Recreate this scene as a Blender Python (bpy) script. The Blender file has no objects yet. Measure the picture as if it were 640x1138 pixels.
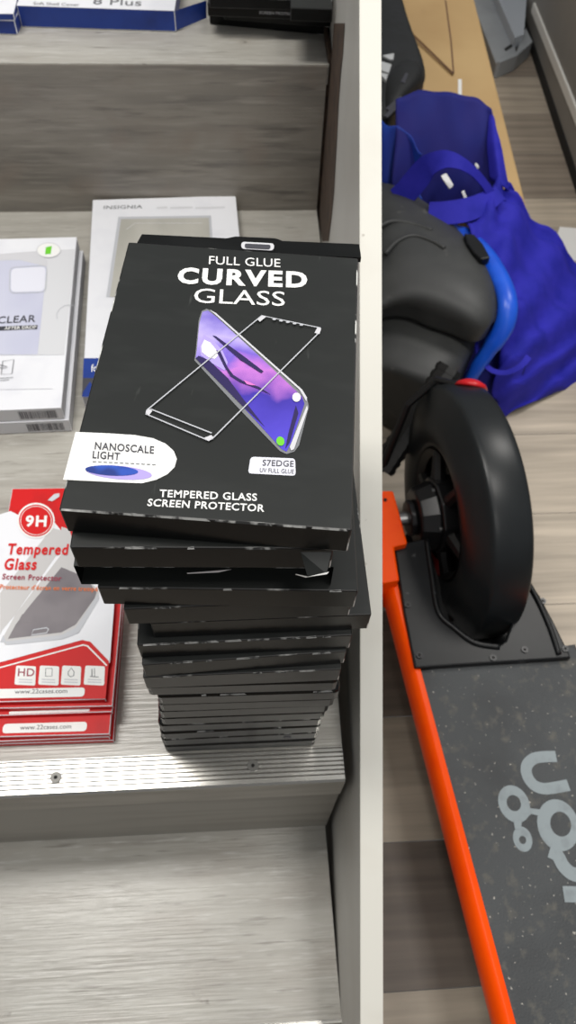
import bpy, bmesh, math, random
from mathutils import Vector, Matrix
random.seed(7)
S = bpy.context.scene
COL = S.collection

# ------------------------------------------------------------------ camera frame (photo taken as 640x1138)
FPX, H = 860.0, 0.92
PT, YW, RL = math.radians(58), math.radians(6.3), math.radians(3.7)
CAM = Vector((0, 0, H))
FW = Vector((math.sin(YW)*math.cos(PT), math.cos(YW)*math.cos(PT), -math.sin(PT)))
_r = Vector((math.cos(YW), -math.sin(YW), 0)); _u = _r.cross(FW)
RT = _r*math.cos(RL) + _u*math.sin(RL)
UP = -_r*math.sin(RL) + _u*math.cos(RL)
def ray(x, y): return FW + RT*((x-320)/FPX) - UP*((y-569)/FPX)
def pz(x, y, z):
    d = ray(x, y); return CAM + d*((z-H)/d.z)
def py_(x, y, Y):
    d = ray(x, y); return CAM + d*(Y/d.y)
def pplane(x, y, a, k):            # vertical plane X = a + k*Y
    d = ray(x, y); return CAM + d*(a/(d.x-k*d.y))

# ------------------------------------------------------------------ materials
def lin(c):
    f = lambda v: v/12.92 if v <= .04045 else ((v+.055)/1.055)**2.4
    return (f(c[0]/255), f(c[1]/255), f(c[2]/255), 1)
def mat(name, c, rough=.5, metal=0, spec=.5, noise=None, bump=None, coat=0):
    """noise=(scale xyz, colour2, low, high, detail) ; bump=(scale, strength)"""
    m = bpy.data.materials.new(name); m.use_nodes = True
    nt = m.node_tree; b = nt.nodes['Principled BSDF']
    b.inputs['Base Color'].default_value = lin(c)
    b.inputs['Roughness'].default_value = rough
    b.inputs['Metallic'].default_value = metal
    b.inputs['Specular IOR Level'].default_value = spec
    if coat: b.inputs['Coat Weight'].default_value = coat; b.inputs['Coat Roughness'].default_value = .1
    tc = nt.nodes.new('ShaderNodeTexCoord')
    if noise:
        layers = noise if isinstance(noise, list) else [noise]
        prev = None
        for (sc, c2, lo, hi, det) in layers:
            mp = nt.nodes.new('ShaderNodeMapping'); mp.inputs['Scale'].default_value = sc
            nt.links.new(tc.outputs['Object'], mp.inputs[0])
            n = nt.nodes.new('ShaderNodeTexNoise'); n.inputs['Scale'].default_value = 1; n.inputs['Detail'].default_value = det
            nt.links.new(mp.outputs[0], n.inputs['Vector'])
            r = nt.nodes.new('ShaderNodeMapRange'); r.inputs[1].default_value = lo; r.inputs[2].default_value = hi
            nt.links.new(n.outputs[0], r.inputs[0])
            mx = nt.nodes.new('ShaderNodeMix'); mx.data_type = 'RGBA'
            nt.links.new(r.outputs[0], mx.inputs[0])
            if prev is None: mx.inputs[6].default_value = lin(c)
            else: nt.links.new(prev, mx.inputs[6])
            mx.inputs[7].default_value = lin(c2)
            prev = mx.outputs[2]
        nt.links.new(prev, b.inputs['Base Color'])
    if bump:
        mp = nt.nodes.new('ShaderNodeMapping'); mp.inputs['Scale'].default_value = bump[0]
        nt.links.new(tc.outputs['Object'], mp.inputs[0])
        n = nt.nodes.new('ShaderNodeTexNoise'); n.inputs['Scale'].default_value = 1; n.inputs['Detail'].default_value = 4
        nt.links.new(mp.outputs[0], n.inputs['Vector'])
        bp = nt.nodes.new('ShaderNodeBump'); bp.inputs['Strength'].default_value = bump[1]; bp.inputs['Distance'].default_value = .002
        nt.links.new(n.outputs[0], bp.inputs['Height']); nt.links.new(bp.outputs[0], b.inputs['Normal'])
    return m
M = {}
M['tread'] = mat('light_grey_laminate', (176,173,165), .30, spec=.6, noise=[((9,90,90),(158,154,146),.42,.72,6),((16,30,30),(163,157,148),.5,.8,4),((40,420,420),(192,190,184),.56,.76,3),((26,300,300),(140,135,127),.60,.76,3),((34,60,60),(112,105,98),.71,.78,4)], bump=((16,420,420),.2))
M['riser'] = mat('weathered_grey_laminate', (140,134,125), .42, noise=[((6,40,40),(122,117,110),.42,.66,5),((14,160,160),(152,146,137),.50,.72,5),((12,110,110),(104,99,93),.56,.74,6),((10,40,90),(88,84,80),.66,.76,6),((18,18,18),(134,124,114),.55,.8,2)], bump=((8,300,300),.2))
M['riser_low'] = mat('plain_grey_laminate', (150,146,138), .45, noise=[((6,50,60),(132,127,119),.45,.75,5)])
M['alu'] = mat('aluminium', (208,206,200), .24, metal=.85, noise=[((5,300,300),(176,174,168),.45,.7,4),((60,60,60),(120,116,110),.70,.76,5)])
M['alu_dark'] = mat('aluminium_groove', (110,108,104), .5, metal=.6)
M['alu_face'] = mat('aluminium_face', (172,168,160), .5, metal=.35, noise=[((8,60,60),(150,146,138),.4,.7,4)])
M['melamine'] = mat('white_melamine_face', (196,194,188), .45, noise=[((6,6,6),(178,174,166),.45,.8,4)])
M['edge'] = mat('white_edge_band', (226,224,215), .45, noise=[((14,14,14),(218,214,204),.5,.75,4),((60,60,60),(150,140,126),.71,.78,3)])
M['brown'] = mat('bare_chipboard_edge', (80,62,48), .8, noise=[((60,60,60),(48,37,30),.4,.7,4)])  # brown discoloured board, darkened for the shadow in the slot
M['void'] = mat('matte_black', (20,19,18), .8)
M['black_card'] = mat('black_coated_card', (34,36,35), .33, spec=.4, noise=[((30,90,30),(40,42,41),.5,.75,4),((160,26,160),(74,76,74),.70,.80,3)])
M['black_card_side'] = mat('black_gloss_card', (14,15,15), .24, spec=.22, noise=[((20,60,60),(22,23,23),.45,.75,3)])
M['scuff'] = mat('scuffed_black_edge', (20,20,20), .4, noise=[((28,70,70),(226,226,222),.57,.66,5)])  # scuffed edge with white gloss glints painted in
M['worn'] = mat('worn_card_edge', (150,150,148), .6, noise=[((160,160,160),(30,30,30),.48,.58,4),((50,50,50),(225,225,222),.56,.7,3)])  # worn card edge, bright edge glints painted in as well
M['scuff_fine'] = mat('rubbed_grey_edge', (34,34,34), .4, noise=[((40,70,70),(170,170,167),.50,.64,5)])
M['low_card_side'] = mat('rubbed_black_card', (56,57,57), .3, spec=.4, noise=[((20,60,60),(74,75,75),.45,.75,3)])  # black card lightened to paint in light reflected off the step edge
M['white_ink'] = mat('white_ink', (238,238,236), .4)
M['grey_ink'] = mat('grey_ink', (120,122,126), .5)
M['pale_ink'] = mat('pale_grey_ink', (205,205,210), .5)
M['dark_ink'] = mat('dark_ink', (62,62,70), .5)
M['red'] = mat('red_card', (208,26,28), .45, spec=.25, noise=[((40,40,40),(184,28,30),.5,.8,3)])
M['red_ink'] = mat('red_ink', (206,24,26), .45, spec=.25)
M['crimson_ink'] = mat('crimson_ink', (150,40,66), .4)
M['orange_ink'] = mat('orange_ink', (222,112,48), .4)
M['white_card'] = mat('white_card', (232,233,238), .4, noise=[((30,30,30),(222,223,230),.5,.8,3)])
M['white_side'] = mat('white_card_grey_core', (170,170,174), .6, noise=[((200,20,400),(140,140,146),.4,.7,2)])  # sides of white boxes, greyed to paint in their shade
M['lav'] = mat('frosted_lavender_print', (206,208,224), .4, noise=[((14,9,9),(190,192,214),.4,.7,2)])
M['lav2'] = mat('frosted_pale_print', (224,225,236), .4)
M['panel_grey'] = mat('pale_grey_print', (212,213,217), .4)
M['green'] = mat('green_ink', (110,205,50), .4)
M['blue_card'] = mat('blue_card', (26,58,142), .4, noise=[((30,30,30),(20,46,120),.45,.75,4)])
M['window'] = mat('clear_blister_window', (186,184,176), .18, noise=[((20,10,10),(170,168,160),.4,.7,4)])
M['purple_old'] = mat('purple_screen_print', (96,78,190), .35, noise=[((90,60,60),(70,52,172),.4,.65,3),((60,140,60),(190,120,210),.66,.8,2)])
def screen_mat():
    m = bpy.data.materials.new('purple_screen_print'); m.use_nodes = True; nt = m.node_tree; b = nt.nodes['Principled BSDF']; b.inputs['Roughness'].default_value = .35
    tc = nt.nodes.new('ShaderNodeTexCoord'); sp = nt.nodes.new('ShaderNodeSeparateXYZ'); nt.links.new(tc.outputs['Object'], sp.inputs[0])
    mr = nt.nodes.new('ShaderNodeMapRange'); mr.inputs[1].default_value = .04; mr.inputs[2].default_value = .118; nt.links.new(sp.outputs[1], mr.inputs[0])
    ns = nt.nodes.new('ShaderNodeTexNoise'); ns.inputs['Scale'].default_value = 45; ns.inputs['Detail'].default_value = 3; nt.links.new(tc.outputs['Object'], ns.inputs['Vector'])
    ad = nt.nodes.new('ShaderNodeMath'); ad.operation = 'MULTIPLY_ADD'; ad.inputs[1].default_value = .5; nt.links.new(ns.outputs[0], ad.inputs[0])
    sb = nt.nodes.new('ShaderNodeMath'); sb.operation = 'SUBTRACT'; sb.inputs[1].default_value = .25; nt.links.new(mr.outputs[0], sb.inputs[0]); nt.links.new(sb.outputs[0], ad.inputs[2])
    r = nt.nodes.new('ShaderNodeValToRGB'); e = r.color_ramp.elements
    e[0].position = 0; e[0].color = lin((84,70,205)); e[1].position = 1; e[1].color = lin((96,80,190))
    for p, c in ((.35,(62,48,165)),(.52,(196,120,210)),(.6,(120,96,205)),(.8,(186,172,232))):
        k = e.new(p); k.color = lin(c)
    nt.links.new(ad.outputs[0], r.inputs[0]); nt.links.new(r.outputs[0], b.inputs['Base Color']); return m
M['purple'] = screen_mat()
M['lilac'] = mat('lilac_print', (176,160,226), .35)
M['violet_dark'] = mat('dark_violet_print', (42,32,84), .35)
M['pink'] = mat('pink_print', (222,120,200), .35)
M['silver_ink'] = mat('silver_ink', (190,192,198), .35)
M['blue_ink'] = mat('blue_ink', (40,80,180), .35, noise=[((120,120,120),(26,52,130),.4,.6,1)])
M['phone_grey'] = mat('grey_phone_print', (126,120,124), .35, noise=[((30,30,30),(104,98,104),.4,.7,2)])
M['phone_grey2'] = mat('pale_phone_print', (196,194,194), .35)
M['orange'] = mat('orange_enamel', (255,82,0), .34, spec=.15, noise=[((40,40,40),(250,70,0),.5,.8,2)])
M['grip'] = mat('gritty_grip_tape', (68,71,73), .62, noise=[((14,14,14),(56,58,60),.4,.7,4),((90,90,90),(92,90,84),.55,.75,5),((260,260,260),(170,166,158),.69,.74,2)], bump=((500,500,500),.4))
M['logo'] = mat('grey_logo_print', (140,150,154), .55, noise=[((90,90,90),(126,134,138),.5,.75,4)])
M['blk_plastic'] = mat('black_plastic', (15,16,18), .36, spec=.3, noise=[((20,20,20),(25,27,29),.45,.75,3),((60,60,60),(84,85,86),.67,.78,5)])
M['rubber'] = mat('black_tyre_rubber', (24,27,29), .34, spec=.35, noise=[((12,12,12),(32,35,37),.45,.75,3)])
M['rim'] = mat('black_rim', (18,18,19), .4)
M['motor'] = mat('hub_motor_black', (26,26,28), .3, metal=.3)
M['steel'] = mat('steel_screw', (150,150,150), .35, metal=.9)
M['motor_light'] = mat('dull_zinc', (118,117,113), .45, metal=.4)
M['redplastic'] = mat('red_plastic', (205,26,34), .3)
M['dark_red'] = mat('dark_red_accent', (130,16,18), .4)
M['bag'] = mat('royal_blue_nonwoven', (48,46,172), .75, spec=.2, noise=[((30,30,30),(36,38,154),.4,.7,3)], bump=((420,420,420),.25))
M['bag_in'] = mat('navy_bag_lining', (20,20,112), .8, noise=[((20,20,20),(16,26,118),.4,.7,3)])  # inner face of the bag, its shade painted in as navy
M['azure'] = mat('azure_plastic', (24,92,222), .35, noise=[((20,20,20),(16,74,200),.4,.7,2)])
M['midblue'] = mat('mid_blue_fabric', (22,54,158), .7, noise=[((16,16,16),(24,80,190),.5,.7,2)])
M['case'] = mat('black_moulded_rubber', (54,55,55), .5, noise=[((14,14,14),(68,69,68),.45,.72,4),((40,40,40),(96,95,92),.69,.80,4)])
M['blk_fabric'] = mat('black_nylon', (20,22,23), .65, noise=[((30,30,30),(28,30,33),.4,.7,4)], bump=((90,90,90),.3))
M['stripe'] = mat('pale_grey_stripe', (190,192,194), .6)
M['card'] = mat('brown_cardboard', (202,170,120), .62, noise=[((5,5,5),(188,154,106),.4,.75,3),((12,5,12),(150,120,84),.66,.82,3)])
M['card_edge'] = mat('cardboard_cut_edge', (104,74,56), .8)
M['sheet'] = mat('grey_painted_steel', (148,152,156), .42, noise=[((14,14,14),(134,138,142),.4,.7,3)])
M['sheet2'] = mat('pale_blue_grey_steel', (172,178,186), .4)
M['cab'] = mat('taupe_grey_cabinet', (134,131,126), .5, noise=[((6,6,6),(124,121,116),.4,.75,3)])
M['trim'] = mat('silver_trim', (226,224,218), .4)
M['paper'] = mat('white_paper', (242,242,240), .6)
def plank_mat():
    m = bpy.data.materials.new('vinyl_planks'); m.use_nodes = True
    nt = m.node_tree; b = nt.nodes['Principled BSDF']; b.inputs['Roughness'].default_value = .5
    at = nt.nodes.new('ShaderNodeAttribute'); at.attribute_name = 'plank'
    tc = nt.nodes.new('ShaderNodeTexCoord'); mp = nt.nodes.new('ShaderNodeMapping'); mp.inputs['Scale'].default_value = (4, 75, 30)
    nt.links.new(tc.outputs['Object'], mp.inputs[0])
    ad = nt.nodes.new('ShaderNodeVectorMath'); ad.operation = 'MULTIPLY_ADD'
    nt.links.new(at.outputs['Vector'], ad.inputs[0]); ad.inputs[1].default_value = (37, 11, 53); nt.links.new(mp.outputs[0], ad.inputs[2])
    n = nt.nodes.new('ShaderNodeTexNoise'); n.inputs['Scale'].default_value = 1; n.inputs['Detail'].default_value = 6
    nt.links.new(ad.outputs[0], n.inputs['Vector'])
    r1 = nt.nodes.new('ShaderNodeValToRGB')
    r1.color_ramp.elements[0].color = lin((98,86,78)); r1.color_ramp.elements[1].color = lin((202,189,170))
    nt.links.new(at.outputs['Fac'], r1.inputs[0])
    rg = nt.nodes.new('ShaderNodeMapRange'); rg.inputs[1].default_value = .35; rg.inputs[2].default_value = .7; rg.inputs[3].default_value = .72; rg.inputs[4].default_value = 1.12
    nt.links.new(n.outputs[0], rg.inputs[0])
    mu = nt.nodes.new('ShaderNodeVectorMath'); mu.operation = 'SCALE'
    nt.links.new(r1.outputs[0], mu.inputs[0]); nt.links.new(rg.outputs[0], mu.inputs['Scale'])
    nt.links.new(mu.outputs[0], b.inputs['Base Color'])
    return m
M['planks'] = plank_mat()

# ------------------------------------------------------------------ object helpers
def tag(o, label=None, cat=None, group=None, kind=None):
    if label: o['label'] = label
    if cat: o['category'] = cat
    if group: o['group'] = group
    if kind: o['kind'] = kind
    return o
def thing(name, label, cat, loc=(0,0,0), rz=0, group=None):
    o = bpy.data.objects.new(name, None); COL.objects.link(o)
    o.empty_display_size = .02
    o.matrix_world = Matrix.Translation(Vector(loc)) @ Matrix.Rotation(rz, 4, 'Z')
    return tag(o, label, cat, group)
WORLD = {}
def wmat(o):
    m = Matrix.Identity(4)
    while o is not None:
        m = o.matrix_basis @ m; o = o.parent
    return m
def mk(name, verts, faces, m, parent=None, smooth=False, mi=None, local=False):
    """verts in world coordinates; stored in the parent's frame"""
    me = bpy.data.meshes.new(name)
    vs = [Vector(v) for v in verts]
    if parent is not None and not local:
        inv = wmat(parent).inverted(); vs = [inv @ v for v in vs]
    me.from_pydata([tuple(v) for v in vs], [], faces)
    ms = m if isinstance(m, (list, tuple)) else [m]
    for x in ms: me.materials.append(M[x])
    if mi: 
        for p, i in zip(me.polygons, mi): p.material_index = i
    if smooth:
        for p in me.polygons: p.use_smooth = True
    me.validate(); me.update()
    o = bpy.data.objects.new(name, me); COL.objects.link(o)
    if parent is not None: o.parent = parent
    return o
def fixn(o):
    bm = bmesh.new(); bm.from_mesh(o.data); bmesh.ops.recalc_face_normals(bm, faces=bm.faces); bm.to_mesh(o.data); bm.free(); return o
def smooth_angle(o, deg=35):
    for p in o.data.polygons: p.use_smooth = True
    bm = bmesh.new(); bm.from_mesh(o.data)
    for e in bm.edges:
        if len(e.link_faces) == 2 and e.calc_face_angle(0) > math.radians(deg): e.smooth = False
    bm.to_mesh(o.data); bm.free(); return o
def bevel(o, w, seg=2, mi=-1):
    bm = bmesh.new(); bm.from_mesh(o.data); bmesh.ops.recalc_face_normals(bm, faces=bm.faces)
    es = [e for e in bm.edges if len(e.link_faces) == 2 and e.calc_face_angle(0) > .5]
    bmesh.ops.bevel(bm, geom=es, offset=w, segments=seg, affect='EDGES', profile=.5, clamp_overlap=True, material=mi)
    bm.to_mesh(o.data); bm.free(); return o
class MB:
    def __init__(s): s.v = []; s.f = []; s.m = []
    def add(s, vs, fs, mi=0):
        k = len(s.v); s.v += [Vector(v) for v in vs]; s.f += [tuple(i+k for i in f) for f in fs]; s.m += [mi]*len(fs); return s
    def poly(s, pts, mi=0):                       # flat polygon facing up
        a = sum(pts[i-1][0]*pts[i][1]-pts[i][0]*pts[i-1][1] for i in range(len(pts)))
        pts = list(pts) if a > 0 else list(pts)[::-1]
        return s.add(pts, [tuple(range(len(pts)))], mi)
    def prism(s, pts, z0, z1, mi=0):
        a = sum(pts[i-1][0]*pts[i][1]-pts[i][0]*pts[i-1][1] for i in range(len(pts)))
        pts = list(pts) if a > 0 else list(pts)[::-1]
        n = len(pts)
        vs = [(p[0], p[1], z0) for p in pts] + [(p[0], p[1], z1) for p in pts]
        fs = [tuple(range(n))[::-1], tuple(range(n, 2*n))] + [(i, (i+1) % n, n+(i+1) % n, n+i) for i in range(n)]
        return s.add(vs, fs, mi)
    def box(s, x0, x1, y0, y1, z0, z1, mi=0): return s.prism([(x0,y0),(x1,y0),(x1,y1),(x0,y1)], z0, z1, mi)
    def tube(s, path, rad, n=10, mi=0, cap=True):
        path = [Vector(p) for p in path]; rad = rad if isinstance(rad, (list, tuple)) else [rad]*len(path)
        vs = []; up = Vector((0, 0, 1))
        for i, p in enumerate(path):
            t = (path[min(i+1, len(path)-1)] - path[max(i-1, 0)]).normalized()
            a = t.cross(up); a = a.normalized() if a.length > 1e-4 else Vector((1, 0, 0)); b = t.cross(a)
            r = rad[i]; ra, rb = r if isinstance(r, tuple) else (r, r)
            vs += [p + a*ra*math.cos(2*math.pi*k/n) + b*rb*math.sin(2*math.pi*k/n) for k in range(n)]
        fs = [(i*n+k, i*n+(k+1) % n, (i+1)*n+(k+1) % n, (i+1)*n+k) for i in range(len(path)-1) for k in range(n)]
        if cap: fs += [tuple(range(n))[::-1], tuple(range((len(path)-1)*n, len(path)*n))]
        return s.add(vs, fs, mi)
    def cyl(s, c, axis, r, h0, h1, n=24, mi=0, r1=None):
        ax = Vector(axis).normalized(); c = Vector(c); r1 = r if r1 is None else r1
        t = Vector((0, 0, 1)) if abs(ax.z) < .9 else Vector((1, 0, 0))
        a = ax.cross(t).normalized(); b = ax.cross(a)
        vs = [c + ax*h + (a*math.cos(2*math.pi*k/n) + b*math.sin(2*math.pi*k/n))*rr for h, rr in ((h0, r), (h1, r1)) for k in range(n)]
        fs = [(k, (k+1) % n, n+(k+1) % n, n+k) for k in range(n)] + [tuple(range(n))[::-1], tuple(range(n, 2*n))]
        return s.add(vs, fs, mi)
    def lathe(s, c, axis, prof, n=48, mi=0, closed=False):     # prof: (radius, height along the axis)
        ax = Vector(axis).normalized(); c = Vector(c)
        t = Vector((0, 0, 1)) if abs(ax.z) < .9 else Vector((1, 0, 0))
        a = ax.cross(t).normalized(); b = ax.cross(a); P = len(prof)
        vs = [c + ax*h + (a*math.cos(2*math.pi*k/n) + b*math.sin(2*math.pi*k/n))*r for k in range(n) for (r, h) in prof]
        fs = []
        for k in range(n):
            for j in range(P if closed else P-1):
                j2 = (j+1) % P; k2 = (k+1) % n
                fs.append((k*P+j, k2*P+j, k2*P+j2, k*P+j2))
        return s.add(vs, fs, mi)
    def build(s, name, m, parent=None, smooth=False): return mk(name, s.v, s.f, m, parent, smooth, s.m)

# ------------------------------------------------------------------ print helpers: artwork lies on a horizontal face at height z
def P(pts, z): return [pz(x, y, z) for x, y in pts]
def stroke(mb, pts, w, mi=0, closed=False):
    pts = [Vector(p) for p in pts]; n = len(pts); L = []; R = []
    for i in range(n):
        a = pts[i-1] if (i > 0 or closed) else pts[i]; b = pts[(i+1) % n] if (i < n-1 or closed) else pts[i]
        t = (b-a); t.z = 0; t.normalize(); nn = Vector((-t.y, t.x, 0))
        L.append(pts[i]+nn*w/2); R.append(pts[i]-nn*w/2)
    k = n if closed else n-1
    for i in range(k):
        j = (i+1) % n; mb.add([R[i], R[j], L[j], L[i]], [(0,1,2,3)], mi)
def ell(cx, cy, rx, ry, n=28, rot=0):
    c, s = math.cos(math.radians(rot)), math.sin(math.radians(rot))
    return [(cx+rx*math.cos(2*math.pi*k/n)*c-ry*math.sin(2*math.pi*k/n)*s, cy+rx*math.cos(2*math.pi*k/n)*s+ry*math.sin(2*math.pi*k/n)*c) for k in range(n)]
def ring(mb, outer, inner, mi=0):
    n = len(outer)
    for i in range(n):
        j = (i+1) % n; mb.add([outer[j], outer[i], inner[i], inner[j]], [(0,1,2,3)], mi)
def rrect(c, r, n=4):                                          # four pixel corners -> rounded outline
    out = []
    c = [Vector((x, y)) for x, y in c]
    for i in range(4):
        p, a, b = c[i], c[i-1], c[(i+1) % 4]
        u = (a-p).normalized()*r; v = (b-p).normalized()*r
        for k in range(n+1):
            t = k/n; q = p + u*(1-t)**2 + v*t**2; out.append((q.x, q.y))
    return out
def text_mesh(s, bold=0, shear=0):
    cu = bpy.data.curves.new('t', 'FONT'); cu.body = s; cu.size = 1; cu.offset = bold; cu.resolution_u = 3; cu.shear = shear; cu.space_character = 1+bold*4.5
    o = bpy.data.objects.new('t', cu); COL.objects.link(o)
    dg = bpy.context.evaluated_depsgraph_get(); me = o.evaluated_get(dg).to_mesh()
    v = [x.co.copy() for x in me.vertices]; f = [tuple(p.vertices) for p in me.polygons]
    o.evaluated_get(dg).to_mesh_clear(); bpy.data.objects.remove(o); bpy.data.curves.remove(cu)
    return v, f
def text(mb, s, a, b, c, z, bold=0, mi=0, frame=None):
    """a, b = baseline ends, c = top of the first capital (pixels on plane z, or points if frame)"""
    v, f = text_mesh(s, bold)
    x0 = min(p.x for p in v); x1 = max(p.x for p in v); hc = .70
    if frame: A, B, Cc = a, b, c
    else: A, B, Cc = pz(*a, z), pz(*b, z), pz(*c, z)
    ex = (B-A)/(x1-x0); ey = (Cc-A)/hc
    vs = [A + ex*(p.x-x0) + ey*p.y for p in v]
    n = ex.cross(ey)
    if not frame and n.z < 0: f = [q[::-1] for q in f]
    mb.add(vs, f, mi)

# ------------------------------------------------------------------ SETTING: floor
def build_floor():
    bm = bmesh.new(); lay = bm.loops.layers.float_color.new('plank')
    w = .1405; y = -1.2695 ; tones = {}
    row = 0; vs_all = []
    rnd = random.Random(3)
    # tone (0 dark .. 1 light) of the planks the photo shows, by the y of the row's near edge and x range
    fixed = {-.0085: [(-2, .9, .12)], .132: [(-2, .9, .80)], .2725: [(-2, .25, .25), (.25, 2.6, .80)], .413: [(-2, 2.6, .84)], .5535: [(-2, .2, .5), (.2, 2.6, .78)],
             .694: [(-2, 2.6, .86)], .8345: [(-2, 2.6, .82)], .975: [(-2, 2.6, .75)], 1.1155: [(-2, 2.6, .88)], 1.256: [(-2, 2.6, .34)], 1.3965: [(-2, 2.6, .42)], 1.537: [(-2, .9, .62)], 1.6775: [(-2, .9, .28)], 1.818: [(-2, .9, .95)], 1.9585:[(-2,.9,.9)], -.149: [(-2, .9, .75)]}
    while y < 3.6:
        key = next((k for k in fixed if abs(k-y) < .01), None)
        if key is not None: segs = fixed[key]
        else:
            segs = []; x = -2
            while x < 2.6:
                l = rnd.uniform(.7, 1.2); segs.append((x, min(x+l, 2.6), rnd.random())); x += l
        for (x0, x1, t) in segs:
            vs = [bm.verts.new(c) for c in ((x0, y, 0), (x1, y, 0), (x1, y+w-.0008, 0), (x0, y+w-.0008, 0))]
            fc = bm.faces.new(vs)
            for lp in fc.loops: lp[lay] = (t, t, t, 1)
        y += w
    me = bpy.data.meshes.new('floor'); bm.to_mesh(me); bm.free(); me.materials.append(M['planks'])
    o = bpy.data.objects.new('floor', me); COL.objects.link(o)
    tag(o, 'greige wood look vinyl plank floor', 'floor', kind='structure')
build_floor()

# ------------------------------------------------------------------ stepped display stand
ZT, ZL, ZU = .326, .125, .4963
YF, YB = .1312, .7933
PA, PK, PTH = .0728, .0375, .0165
stand = thing('display_stand', 'grey wood laminate stepped display stand with white side panel and aluminium step edges', 'display stand', (0, .4, 0))
XL = -1.0
b = MB(); b.prism([(XL,YF+.0262),(.0703,YF+.0262),(.0708,.20),(.0985,.735),(.0985,YB+.001),(XL,YB+.001)], ZT-.02, ZT); b.build('tread', 'tread', stand)
b = MB(); b.prism([(XL,-.021), (.0722,-.0215), (.0705,YF+.02), (XL,YF+.02)], ZL-.02, ZL); b.build('tread', 'tread', stand)
MB().box(XL, .100, YB+.0012, YB+.62, ZU-.02, ZU).build('tread', 'tread', stand)
MB().box(XL, .0985, YB, YB+.0010, ZT, ZU-.0008).build('riser', 'riser', stand)
MB().box(XL, .0715, YF+.004, YF+.02, ZL, ZT-.025).build('riser', 'riser_low', stand)
MB().box(XL, .0705, -.018, -.002, .0, ZL-.021).build('riser', 'riser_low', stand)
MB().box(XL, .100, YB+.60, YB+.62, 0, ZU-.021).build('back_panel', 'riser_low', stand)
# brown strip added to paint in the shade of the slot beside the upper riser
b = MB(); b.add([(.0990,YB+.004,ZT),(.1022,YB+.004,ZT),(.1022,YB+.004,ZU+.01),(.0990,YB+.004,ZU+.01),(.0990,YB+.3,ZT),(.1022,YB+.3,ZT),(.1022,YB+.3,ZU+.01),(.0990,YB+.3,ZU+.01)],
      [(0,1,2,3),(4,7,6,5),(0,3,7,4),(1,5,6,2),(3,2,6,7),(0,4,5,1)]); b.build('packing_strip', 'brown', stand)
def nosing(x1, yf, zt, hgt, yb, screws):
    prof = [(yb, zt-.0005), (yb, zt+.0012)]
    n = 7; d = (yb-yf-.003)/n; y = yb
    for i in range(n):
        prof += [(y-d*.14, zt+.0012), (y-d*.24, zt-.0002), (y-d*.40, zt-.0002), (y-d*.50, zt+.0012)]
        y -= d
    prof += [(yf+.0016, zt+.0012), (yf, zt-.0006), (yf, zt-hgt), (yf+.002, zt-hgt), (yf+.002, zt-.004), (yb, zt-.004)]
    k = len(prof); v = [(XL, a, c) for a, c in prof]+[(x1, a, c) for a, c in prof]
    f = [(i, (i+1) % k, k+(i+1) % k, k+i) for i in range(k)] + [tuple(range(k))[::-1], tuple(range(k, 2*k))]
    mi = []
    fy = k-6
    for i in range(k): mi.append(2 if prof[i][0] == yf and prof[(i+1) % k][0] == yf else (1 if prof[i][1] == zt-.0002 and prof[(i+1) % k][1] == zt-.0002 else 0))
    mi += [0, 0]
    o = mk('nosing', v, f, ['alu','alu_dark','alu_face'], stand, mi=mi); fixn(o)
    for (px, py) in screws:
        c = pz(px, py, zt+.0015); s = MB(); s.cyl(c, (0,0,1), .0042, -.002, .0008, 18); s.cyl(c, (0,0,1), .0014, .0008, .0010, 8, 1)
        s.build('screw', ['motor_light','void'], o)
nosing(.0704, YF, ZT, .042, YF+.0258, [(62,864),(281,851)])
nosing(.0722, -.026, ZL, .04, -.0215, [])
# side panel: sloped white board
def pan(px, y): return pplane(px, y, PA, PK)
lo = pan(392, 1138); hi = pan(394.7, 0); dv = (hi-lo)/(hi.y-lo.y)
pts = []
for Y in (-.45, 1.45):
    q = lo + dv*(Y-lo.y); pts.append((Y, q.z))
def panx(Y): return PA+PK*Y
v = []
for off in (0, PTH):
    v += [(panx(-.45)+off, -.45, 0), (panx(1.45)+off, 1.45, 0), (panx(1.45)+off, 1.45, pts[1][1]), (panx(-.45)+off, -.45, max(pts[0][1], .02))]
pn = mk('side_panel', v, [(0,3,2,1),(4,5,6,7),(0,1,5,4),(1,2,6,5),(2,3,7,6),(3,0,4,7)], ['melamine','edge'], stand, mi=[0,0,0,1,1,1])
bevel(pn, .0007, 2)
bp = [pplane(x, y, PA-.0004, PK) for x, y in ((371,26),(383,26),(381,60),(379,78),(376.5,110),(374,160),(371,215),(368,245),(365,268),(358,268),(352,233),(362,73),(368,70))]
mk('bare_patch', bp, [tuple(range(len(bp)))], 'brown', pn)  # brown discolouring with the shadow of the slot painted in

# ------------------------------------------------------------------ cartons
def carton(o, W, L, T, mats, r=.0008, open_front=False, name='carton_body'):
    """body in o's own frame: x in [-W/2, W/2], y in [0, L] from the front edge, z in [0, T]"""
    bm = bmesh.new(); bmesh.ops.create_cube(bm, size=1)
    for q in bm.verts: q.co = Vector((q.co.x*W, (q.co.y+.5)*L, (q.co.z+.5)*T))
    if open_front:
        fr = [f for f in bm.faces if f.normal.y < -.9]
        bmesh.ops.inset_individual(bm, faces=fr, thickness=.0012, depth=0)
        bmesh.ops.translate(bm, verts=list(fr[0].verts), vec=(0, .035, 0))
    else:
        bmesh.ops.bevel(bm, geom=list(bm.edges), offset=r, segments=2, affect='EDGES', profile=.5, material=len(mats)-1)
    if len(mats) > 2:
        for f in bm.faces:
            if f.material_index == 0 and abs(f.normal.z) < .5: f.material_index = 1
    me = bpy.data.meshes.new(name); bm.to_mesh(me); bm.free()
    for x in mats: me.materials.append(M[x])
    b = bpy.data.objects.new(name, me); COL.objects.link(b); b.parent = o
    return b
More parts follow.
